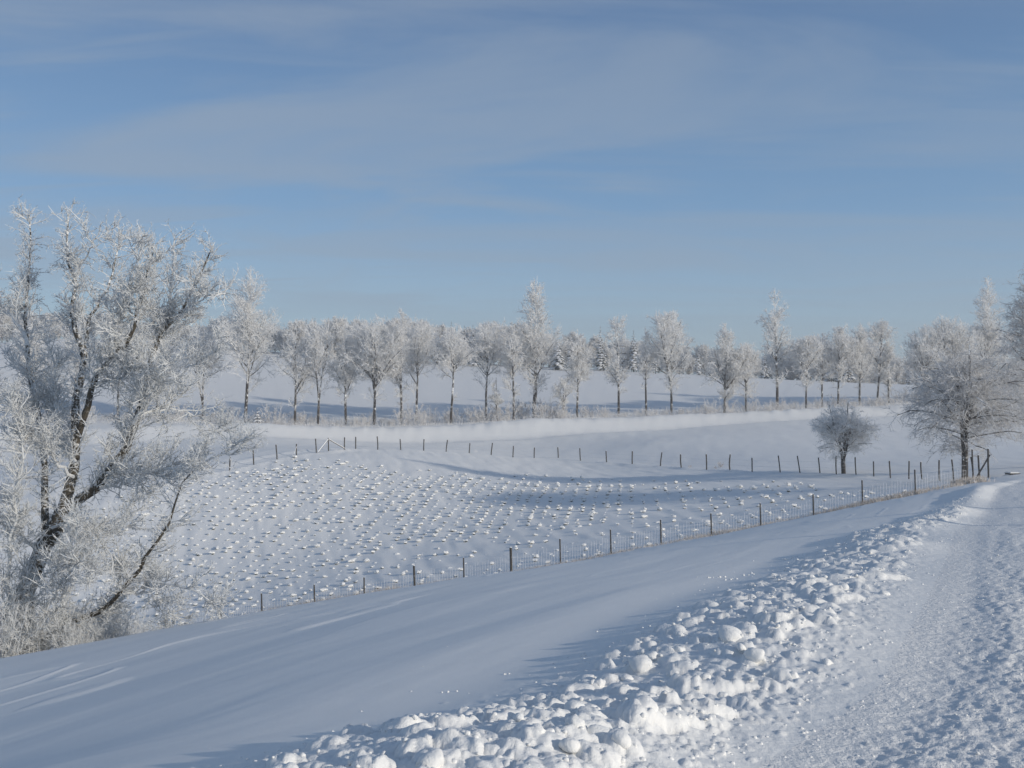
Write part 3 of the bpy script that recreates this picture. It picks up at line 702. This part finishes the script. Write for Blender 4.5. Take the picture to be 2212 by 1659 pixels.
for px, top, m, d in [(145, 668, 0, 226), (430, 690, 1, 224), (452, 684, 1, 228), (372, 690, 2, 224), (680, 684, 0, 219), (733, 690, 0, 230), (612, 735, 2, 217), (945, 700, 0, 222), (957, 697, 0, 226), (975, 694, 0, 230), (990, 700, 1, 223), (1003, 702, 0, 226), (1022, 700, 1, 219), (1205, 716, 2, 215), (1234, 713, 1, 220), (1255, 720, 0, 225), (1297, 703, 0, 219), (1306, 735, 1, 221), (1345, 705, 0, 226), (1369, 712, 1, 224), (1412, 728, 1, 222), (1536, 750, 0, 222), (1508, 745, 1, 221), (1652, 742, 0, 221), (1832, 728, 1, 219), (1796, 735, 2, 222), (1965, 788, 2, 214)]:
    if px == 1205: lab = 'dark-bottomed snowy spruce standing behind the rail bench at the field edge'
    elif px == 1297: lab = 'narrow snowy spruce standing alone against the sky right of centre'
    elif px == 612: lab = 'low dark spruce at the edge of the upper field on the left'
    else: lab = 'snow-laden spruce in the wood beyond the upper field'
    far_tree('snowy_spruce', lab, 'spruces of the far wood', px, d, top, sp[m], 9)
x, d = (556 - CX) / FX * 131.5, 131.5
g, c = spruce_geo(2.4, 1.7, rf, 6); o = empty('young_fir', (x, d, gz(x, d))); tag(o, 'tiny fir buried in white snow at the foot of the hedge on the left', 'tree')
M_fir = twig_mat('snow_buried_needles', (0.82, 0.83, 0.84), (0.06, 0.06, 0.05), 0.28, 0.5, 2.2, 0.4)
link('trunk', g.mesh('trunk', [M_bark_far], True), o); link('crown', c.mesh('crown', [M_fir]), o)

# ------------------------------------------------------------------ fences
def post_mesh(h, r, rng, bend=0.0, kx=0.0, S=8):
    G = Geo(); K = 6; t = np.linspace(0, 1, K); p = np.zeros((1, K, 3)); p[0, :, 2] = t * (h + .4) - .4
    p[0, :, 0] = kx * h * t + bend * np.sin(t * 3.1 + rng.random()) ; p[0, :, 1] = rng.normal(0, .01, K)
    v, q = tubes(p, np.full((1, K), r) * (1 + rng.normal(0, .05, (1, K))), S); G.add(v, q)
    cap = np.arange(S)[None] + (K - 1) * S
    G.add(np.zeros((0, 3)), None, None)
    top = p[0, -1] + [0, 0, .005]; G.add(top[None], None, None); ci = G.n - 1
    G.T.append(np.stack([cap[0], np.roll(cap[0], -1), np.full(S, ci)], -1)); G.mt.append(np.zeros(S))
    # snow cap
    th = np.arange(S) / S * 6.283; ring = top + np.stack([np.cos(th) * r * 1.1, np.sin(th) * r * 1.1, 0 * th + .004], -1); tp = top + [0, 0, r * .9]
    n0 = G.n; G.add(np.concatenate([ring, [tp]]), None, np.stack([np.arange(S), (np.arange(S) + 1) % S, np.full(S, S)], -1), 1)
    return G.mesh('post', [M_wood, M_snow])
def bar(a_, b_, r, m, name, parent, S=6):
    p = np.stack([np.asarray(a_, float), np.asarray(b_, float)])[None]
    G = Geo(); v, q = tubes(p, np.full((1, 2), r), S); G.add(v, q); return link(name, G.mesh(name, [m]), parent)
rp = np.random.default_rng(21)
nf = empty('plantation_fence', (0, 50, 0)); tag(nf, 'wire-netting fence with thin posts along the near side of the seedling plantation', 'fence')
npx = [25, 135, 250, 360, 480, 568, 681, 788, 897, 1003, 1105, 1211, 1320, 1428, 1537, 1643, 1757, 1863, 1977, 2088]
nb = []
for i, px in enumerate(npx):
    d = 50 + (1.5 if px > 2050 else 0); x = (px - CX) / FX * d; z = gz(x, d); nb.append((x, d, z))
    thick = {1105: 0.065, 897: .055}.get(px, 0.037)
    o = link('post', post_mesh(1.22 + rp.normal(0, .04), thick, rp, 0, -0.02 - .03 * rp.random()), nf, (x, d - 50, z))
for i in range(len(nb) - 1):
    a0 = np.array(nb[i]); a1 = np.array(nb[i + 1]); m_ = 19
    f = np.linspace(0.02, .98, m_); xs = a0[0] + (a1[0] - a0[0]) * f; ys = a0[1] + (a1[1] - a0[1]) * f; zs = zfull(xs, ys)
    G = Geo(); h = 0.92 * rp.uniform(.75, 1.0, m_)
    p = np.stack([np.stack([xs, ys - 50, zs], -1), np.stack([xs + rp.normal(0, .015, m_), ys - 50, zs + h], -1)], 1)
    v, q = tubes(p, np.full((m_, 2), .0085), 3); G.add(v, q)
    for hh in (.12, .3, .48, .68, .95):
        p = np.array([[a0 - [0, 50, -hh], (a0 + a1) / 2 - [0, 50, -hh + .02 + (0 if hh < .9 else .01)], a1 - [0, 50, -hh]]])
        mid = zfull(np.array([(a0[0] + a1[0]) / 2]), np.array([(a0[1] + a1[1]) / 2]))[0]; p[0, 1, 2] = mid + hh
        v, q = tubes(p, np.full((1, 3), .006), 3); G.add(v, q)
    link('wire_netting', G.mesh('wire_netting', [M_wire]), nf)
bkf = empty('back_fence', (0, 90, 0)); tag(bkf, 'curving line of thin wooden posts behind the seedling plantation', 'fence')
bp_ = [(497, 0), (548, -.02), (598, -.03), (642, -.08), (684, -.07), (710, -.03), (746, -.08), (769, -.02), (815, .0), (865, .0), (916, -.01), (964, .1), (1013, .1), (1061, .09), (1108, .05), (1154, .02), (1206, -.05), (1255, -.1), (1311, -.09), (1366, -.02), (1427, .08), (1473, -.12), (1526, -.02), (1579, -.07), (1624, 0), (1685, -.1), (1728, -.16), (1771, -.1), (1808, -.08), (1850, -.1), (1887, -.02), (1923, -.06), (1963, 0), (1994, -.15), (2030, -.05), (2059, -.08), (2084, -.1), (2102, -.1), (2118, -.12), (2136, -.04)]
bpp = [b0[0] for b0 in back]; bdd = [b0[1] for b0 in back]
tops_b = []
for i, (px, kx) in enumerate(bp_):
    d = float(np.interp(px, bpp, bdd)); x = (px - CX) / FX * d; z = gz(x, d)
    h = (1.28 if i % 3 else 1.12) + rp.normal(0, .06)
    if px in (2136,): h = 1.55
    link('post', post_mesh(h, 0.058 if px < 1600 else .048, rp, .035 * rp.normal(), kx), bkf, (x, d - 90, z)); tops_b.append((x + kx * h, d - 90, z + h, z))
for i in range(len(tops_b) - 1):
    a0, a1 = tops_b[i], tops_b[i + 1]
    for hh in (.4, .85):
        bar((a0[0], a0[1], a0[3] + hh), (a1[0], a1[1], a1[3] + hh), .005, M_wire, 'wire', bkf, 3)
def bpt(px, dd=0):
    d = float(np.interp(px, bpp, bdd)) + dd; x = (px - CX) / FX * d; return np.array([x, d - 90, gz(x, d)])
M_brace = twig_mat('snowy_brace_wood', FROST, (0.11, 0.09, 0.075), 0.40, 0.62, 6.0, 0.45)
t0 = bpt(710) + [-.03, 0, 1.15]
bar(t0, bpt(687) + [0, 0, .05], .055, M_brace, 'brace', bkf); bar(t0, bpt(745) + [0, 0, .05], .055, M_brace, 'brace', bkf)
bar(bpt(641) + [0, 0, .8], bpt(634) + [0, 0, .0], .03, M_brace, 'brace', bkf)
bar(bpt(2137) + [0, 0, 1.2], bpt(2108) + [0, 0, .1], .05, M_brace, 'brace', bkf)
link('post', post_mesh(1.5, .045, rp, .01, -.02), bkf, tuple(bpt(2128) + [0, 1.5, 0]))

# ------------------------------------------------------------------ rails, posts and bench at the edge of the upper field
def rail_unit(name, label, pxs, pys, d, posts, cat, rad=.09):
    a0 = P(pxs[0], pys[0], d); a1 = P(pxs[1], pys[1], d)
    o = empty(name, (a0[0], d, gz(a0[0], d))); tag(o, label, cat); off = np.array(o.location)
    r1 = bar(np.array(a0) - off, np.array(a1) - off, rad, M_brace, 'rail', o)
    for f in posts:
        q = np.array(a0) * (1 - f) + np.array(a1) * f; g0 = gz(q[0], d) - .3
        bar(np.array([q[0], d, g0]) - off, q + [0, 0, .12] - off, .10, M_wood, 'post', o)
    return o
o = rail_unit('rail_bench', 'low snow-topped rail frame like a bench below the dark spruce', (1214, 1247), (808, 809), 213, (0, 1), 'bench', .12)
off = np.array(o.location); a0 = np.array(P(1214, 814, 213)); a1 = np.array(P(1247, 815, 213)); bar(a0 - off, a1 - off, .08, M_wood, 'rail', o)
rail_unit('field_rail', 'long level snow-covered rail left of the tall sparse tree', (1700, 1750), (830, 832), 205, (.2, .75), 'rail')
rail_unit('field_rail', 'fallen slanting snow-covered rail right of the tall sparse tree', (1752, 1778), (831, 841), 205, (0,), 'rail')
rail_unit('field_rail', 'slanting snowy rail leading up to the tree with darker upright trunk', (1868, 1903), (845, 836), 200, (1,), 'rail')
rail_unit('field_rail', 'short slanting snowy rail left of the egg-shaped tree', (1532, 1555), (829, 822), 212, (1,), 'rail')
pm = post_mesh(1.7, .10, rp, .02, 0)
for px in (516, 700, 740, 940, 975, 1043, 1313, 1416, 1389, 1522, 1540):
    d = 214.5; x = (px - CX) / FX * d
    tag(link('field_post', pm, None, (x, d, gz(x, d))), 'short dark post on the snowy far edge of the upper field', 'post', 'posts along the upper field edge')

# low snow-capped box by the road end
d = 57; bxp = np.array([(2186 - CX) / FX * d, d]); bz = gz(bxp[0], d)
o = empty('wooden_crate', (bxp[0], d, bz), .15); tag(o, 'low dark wooden box capped with snow at the end of the road', 'box')
def boxm(name, sx, sy, z0, z1, m, parent, ins=0.04):
    v = np.array([(-sx, -sy, z0), (sx, -sy, z0), (sx, sy, z0), (-sx, sy, z0), (-sx + ins, -sy + ins, z1), (sx - ins, -sy + ins, z1), (sx - ins, sy - ins, z1), (-sx + ins, sy - ins, z1)])
    return link(name, mesh_np(name, v, [np.array([(0, 3, 2, 1), (4, 5, 6, 7), (0, 1, 5, 4), (1, 2, 6, 5), (2, 3, 7, 6), (3, 0, 4, 7)])], [m]), parent)
boxm('body', .30, .25, -.2, .12, M_board, o, .01); boxm('lid', .33, .28, .123, .15, M_wood, o, .01); boxm('snow_cap', .32, .27, .153, .21, M_snow, o, .10)
boxm('snow_skirt', .55, .42, -.15, .07, M_snow, o, .25)

# ------------------------------------------------------------------ seedlings in snow
ico_v = None
def ico(sub):
    import bmesh
    b = bmesh.new(); bmesh.ops.create_icosphere(b, subdivisions=sub, radius=1.0)
    v = np.array([x.co[:] for x in b.verts]); f = np.array([[q.index for q in p.verts] for p in b.faces]); b.free(); return v, f
I1 = ico(1); I2 = ico(2); I3 = ico(3)
def blob(I, r, rng, sz=(1, 1, 1), amp=.18):
    v = I[0].copy(); n_ = sum(np.sin(v @ (rng.normal(0, 1.0, 3) * k) + rng.random() * 6.28) / k for k in (1.5, 2.3, 3.5, 5.0))
    return v * (1 + amp * n_[:, None]) * np.array(sz) * r
def seedling_geo(rng, big=1.0):
    G = Geo(); nb = rng.integers(2, 5)
    for k in range(nb):
        p = np.array([rng.normal(0, .13), rng.normal(0, .09), rng.uniform(.10, .22)]) * (0 if k == 0 else 1) + [0, 0, .15 if k == 0 else 0]
        r = rng.uniform(.10, .17) * (1.15 if k == 0 else .75)
        G.add(blob(I1, r, rng, (1.25, 1.0, .62), .12) + p, None, I1[1], 0)
    m_ = rng.integers(9, 16); ph = rng.random(m_) * 6.28; rr_ = rng.uniform(.10, .24, m_)
    a0 = np.stack([np.cos(ph) * .04, np.sin(ph) * .04, rng.uniform(.0, .12, m_)], -1)
    a1 = np.stack([np.cos(ph) * rr_, np.sin(ph) * rr_, rng.uniform(.03, .17, m_)], -1)
    v, T = cones(a0, a1, .02); G.add(v, None, T, 1)
    G.add(blob(I1, .075, rng, (1, .8, 1), .1) + [0, 0, .05], None, I1[1], 1)
    return G
rq = np.random.default_rng(33)
M_cap = snow_mat('seedling_snow_cap', bump=.2, scale=12, fine=40, dist=.02)
sg = [seedling_geo(rq) for _ in range(10)]
sme = [g_.mesh('seedling', [M_cap, M_green], False) for g_ in sg]
bareg = []
for _ in range(5):                                        # nearly buried ones, snow only
    G = Geo()
    for k in range(rq.integers(1, 3)): G.add(blob(I1, .15, rq, (1.4, 1.0, .6), .12) + [rq.normal(0, .1), rq.normal(0, .05), .02], None, I1[1], 0)
    bareg.append(G)
bme = [g_.mesh('seedling', [M_cap, M_green]) for g_ in bareg]
cand = []
ang = R_(-6); ca, sa = math.cos(ang), math.sin(ang)
topl = np.array([(0, 1035), (300, 1040), (480, 1022), (620, 998), (740, 1003), (860, 1022), (1000, 1030), (1180, 1038), (1300, 1045), (1500, 1047), (1700, 1040), (1900, 1042), (2000, 1050), (2300, 1050)], float)
for i in range(-75, 60):
    for j in range(0, 75):
        u_ = i * 0.86 + rq.normal(0, .06); v_ = 50.8 + j * 0.84 + rq.normal(0, .09)
        x = u_ * ca + (v_ - 50) * 0.12; y = v_
        bfv = float(np.interp(x, bfx, bfy))
        if y > bfv - 1.0 or x > 21 or x < -30: continue
        cand.append((x, y))
cand = np.array(cand); cz = zfull(cand[:, 0], cand[:, 1])
cpx = CX + cand[:, 0] / cand[:, 1] * FX; cpy = HY - cz / cand[:, 1] * FX
keep = (cpy > np.interp(cpx, *topl.T) - 2) & (cpx > -60)
dn = np.where(cpx > 1350, .55, .90)
dn = np.where((cpx > 780) & (cpx < 1330) & (cpy > 1160 - (cpx - 1000) * .12) , .42, dn)
dn = np.where((cpx > 1250) & (cpy > 1110), .6, dn)
dn = dn * np.clip((cpy - np.interp(cpx, *topl.T) + 14) / 26, .25, 1)
keep = (keep | ((cpy > np.interp(cpx, *topl.T) - 10) & (cpx > -60)))
keep &= rq.random(len(cand)) < dn
cand = cand[keep]; cz = cz[keep]; cpx = cpx[keep]; cpy = cpy[keep]
order = np.argsort(cand[:, 1]); first = order[cpx[order] > 340][:300]; rest = np.setdiff1d(np.arange(len(cand)), first)
def sd_pick(i):
    return (rq.random() < 0.30)
for i in first:
    small = rq.random() < .28; me = (bme if small else sme)[rq.integers(5 if small else 10)]
    o = link('snowy_seedling', me, None, (cand[i, 0], cand[i, 1], cz[i] - .03)); o.rotation_euler = (0, 0, rq.random() * 6.28)
    s = rq.uniform(.4, .9); o.scale = (s, s, s)
    tag(o, 'knee-high evergreen seedling bowed under a cap of snow near the wire fence', 'seedling', 'snow-capped seedlings in planted rows')
G = Geo()
for i in rest:
    small = rq.random() < .28; src = (bareg if small else sg)[rq.integers(5 if small else 10)]
    s = rq.uniform(.4, .9) * (1 + .006 * (cand[i, 1] - 50)); th = rq.random() * 6.28
    v = np.concatenate(src.V) * s; v = np.stack([v[:, 0] * math.cos(th) - v[:, 1] * math.sin(th), v[:, 0] * math.sin(th) + v[:, 1] * math.cos(th), v[:, 2]], -1) + [cand[i, 0], cand[i, 1], cz[i] - .03]
    T = np.concatenate(src.T); mi = np.concatenate(src.mt); n0 = G.n
    G.V.append(v); G.T.append(T + n0); G.mt.append(mi); G.n += len(v)
tag(link('snowy_seedlings', G.mesh('seedlings', [M_cap, M_green])), 'far rows of snow-capped seedlings covering the plantation up to the back fence', 'seedlings', kind='stuff')
print('seedlings', len(cand))

# taller weeds and frosted grass along the near fence
G = Geo()
def grass(x0, x1, n_, h, r, yj=.35, d0=49.8, lean=.25):
    x = rq.uniform(x0, x1, n_); y = d0 + rq.normal(0, yj, n_); z = zfull(x, y)
    a0 = np.stack([x, y, z - .05], -1); hh = h * rq.uniform(.4, 1.1, n_)
    a1 = a0 + np.stack([rq.normal(0, lean, n_) * hh, rq.normal(0, lean, n_) * hh, hh], -1)
    v, T = cones(a0, a1, r); G.add(v, None, T)
X1 = lambda px: (px - CX) / FX * 50
grass(X1(300), X1(1000), 4200, .42, .010, .7); grass(X1(560), X1(860), 2200, .55, .010, .7); grass(X1(1000), X1(1700), 2600, .20, .012, .35)
grass(X1(1480), X1(2080), 2600, .30, .012, .5, 50.4); grass(X1(1760), X1(1990), 2200, .34, .014, .35, 50.0); grass(X1(2085), X1(2150), 900, .42, .016, .4, 51.3)
tag(link('dry_grass', G.mesh('dry_grass', [M_grass])), 'frosted dry grass fringe along the foot of the near fence', 'grass', kind='stuff')
G = Geo()
x = rq.uniform(-75, 60, 5200); d = np.interp(x, [-80, 0, 36, 60], [129.5, 131, 135, 140]) + rq.uniform(-1, 7, len(x)); z = zfull(x, d)
a0 = np.stack([x, d, z - .05], -1); hh = rq.uniform(.3, 1.1, len(x)); a1 = a0 + np.stack([rq.normal(0, .25, len(x)), rq.normal(0, .2, len(x)), hh], -1)
v, T = cones(a0, a1, .022); G.add(v, None, T)
tag(link('hedge_grass', G.mesh('hedge_grass', [M_brush])), 'tall frosted grass and stalks growing along the top of the bank', 'grass', kind='stuff')

# ------------------------------------------------------------------ loose snow clods
rl = np.random.default_rng(55)
lm = []
for k in range(10):
    v = blob(I3, 1.0, rl, (1, rl.uniform(.75, 1), rl.uniform(.6, .85)), .20)
    lm.append(mesh_np('snow_clod', v, [I3[1]], [M_berm], smooth=True))
lz = V[:, 2].reshape(nr, na)
def surf(x, y):
    i = int(np.clip(np.searchsorted(rr, math.hypot(x, y)), 1, nr - 1)); j = int(np.clip(np.searchsorted(aa, math.atan2(x, y)), 1, na - 1)); return float(lz[i, j])
def clod(px, d, R, label=None):
    x = (px - CX) / FX * d
    o = link('snow_clod', lm[rl.integers(10)], None, (x, d, surf(x, d) + R * .02)); o.scale = (R, R, R); o.rotation_euler = (rl.normal(0, .3), rl.normal(0, .3), rl.random() * 6.28)
    tag(o, label or 'rounded white snow clod lying in the ploughed heap beside the road', 'snow clod', 'snow clods in the roadside heap')
def dpt(px, py):
    """distance at which the sheet is met by the line of sight of a measured point"""
    dd = np.concatenate([np.arange(2.5, 12, .04), np.arange(12, 60, .25)]); x = (px - CX) / FX * dd; z = zbase(x, dd) + detail(x, dd)
    return float(dd[np.argmax(z > (HY - py) / FX * dd)])
for px, py, Rp, lab in [(1170, 1502, 19, 'fist-sized round snow ball lying alone at the left edge of the heap'), (1128, 1497, 9, 'small snow ball just left of the round lone ball'), (1195, 1478, 8, 'small snow ball up the slope behind the round lone ball'), (1100, 1521, 12, 'snow clod pair member left below the round lone ball'), (1260, 1413, 8, 'little snow ball lying by itself on the smooth slope'),
                        (925, 1648, 34, 'large smooth snow clod at the bottom edge of the picture'), (1065, 1628, 22, None), (1025, 1590, 15, None), (1385, 1443, 24, 'smooth snow boulder with flat right side near the heap top'), (1358, 1422, 13, None), (1405, 1425, 18, None), (1320, 1543, 22, None), (1290, 1588, 30, 'broad snow clod in the middle of the lower heap'), (1382, 1548, 36, 'largest rounded snow block in the lower heap'),
                        (1272, 1530, 16, None), (1185, 1585, 14, None), (1230, 1620, 22, None), (1120, 1570, 12, None), (1580, 1372, 27, 'long rounded snow block half way up the heap'), (1628, 1422, 22, None), (1600, 1405, 12, None), (1500, 1480, 18, None), (1210, 1560, 17, None), (1160, 1595, 16, None), (1340, 1610, 24, None), (1465, 1400, 13, None), (1425, 1560, 16, None), (1310, 1487, 10, None), (1230, 1500, 9, None), (1280, 1480, 8, None), (1710, 1455, 16, None), (1560, 1500, 17, None), (1040, 1640, 13, None), (760, 1656, 9, None), (830, 1634, 7, None), (880, 1612, 10, None), (840, 1604, 7, None)]:
    d = dpt(px, py + Rp * .4); clod(px, d, Rp / FX * d, lab)
for k in range(36):
    y = 2.6 + 12 * rl.random() ** 1.4; s = rl.normal(.45, .28); b_, l_ = float(xB(y)), float(xL(y))
    if not -.2 < s < .95: continue
    clod(CX + (b_ + s * (l_ - b_)) / y * FX, y, rl.uniform(.025, .07))
# crumbs: one uncountable scatter over heap, slope edge and road
G = Geo()
I0 = ico(1)
cb_ = [blob(I0, 1.0, rl, (1, .9, .8), .14) for _ in range(8)]
for k in range(4200):
    y = 2.3 + 32 * rl.random() ** 1.9
    b_, l_ = float(xB(y)), float(xL(y)); u_ = rl.random()
    s = rl.normal(.45, .35) if u_ < .70 else (-abs(rl.normal(0, .55)) if u_ < .72 else 1 + rl.random() * 1.6)
    x = b_ + s * (l_ - b_); R = rl.uniform(.005, .015) * (1 + .03 * y) * (.75 if (s > 1 or s < 0) else 1)
    if abs(math.atan2(x, y)) > .53: continue
    G.add(cb_[k % 8] * R + [x, y, surf(x, y) - R * .1], None, I0[1])
for px, py in [(1700, 1210), (1716, 1205), (1722, 1218), (1535, 1250), (1552, 1250), (1574, 1253), (1618, 1243), (1624, 1240), (1660, 1258), (1668, 1250), (1320, 1425), (1100, 1455), (960, 1495), (905, 1567), (910, 1600), (860, 1615)]:
    d = dpt(px, py); x = (px - CX) / FX * d
    for q in range(3):
        R = rl.uniform(.6, 1.3) * 3.2 / FX * d; xx = x + rl.normal(0, .06); G.add(cb_[q] * R + [xx, d, surf(xx, d) + R * .3], None, I0[1])
tag(link('snow_crumbs', G.mesh('snow_crumbs', [M_berm], True)), 'loose crumbs of snow strewn over the heap and the road edge', 'snow', kind='stuff')
# thin winter haze: one closed box of pale air round everything, the sky stays outside
hz = bpy.data.materials.new('winter_haze'); hz.use_nodes = True
ht = hz.node_tree; ht.nodes.clear(); pv = ht.nodes.new('ShaderNodeVolumePrincipled'); ho = ht.nodes.new('ShaderNodeOutputMaterial')
pv.inputs['Color'].default_value = (0.93, 0.94, 0.96, 1); pv.inputs['Density'].default_value = 0.0013; pv.inputs['Anisotropy'].default_value = 0.2
ht.links.new(pv.outputs[0], ho.inputs['Volume'])
hb = boxm('haze', 420, 420, -22, 27, hz, None, 0.0); tag(hb, 'thin pale winter haze lying over the fields', 'haze', kind='stuff')
print('tris', sum(len(m.polygons) for m in bpy.data.meshes))
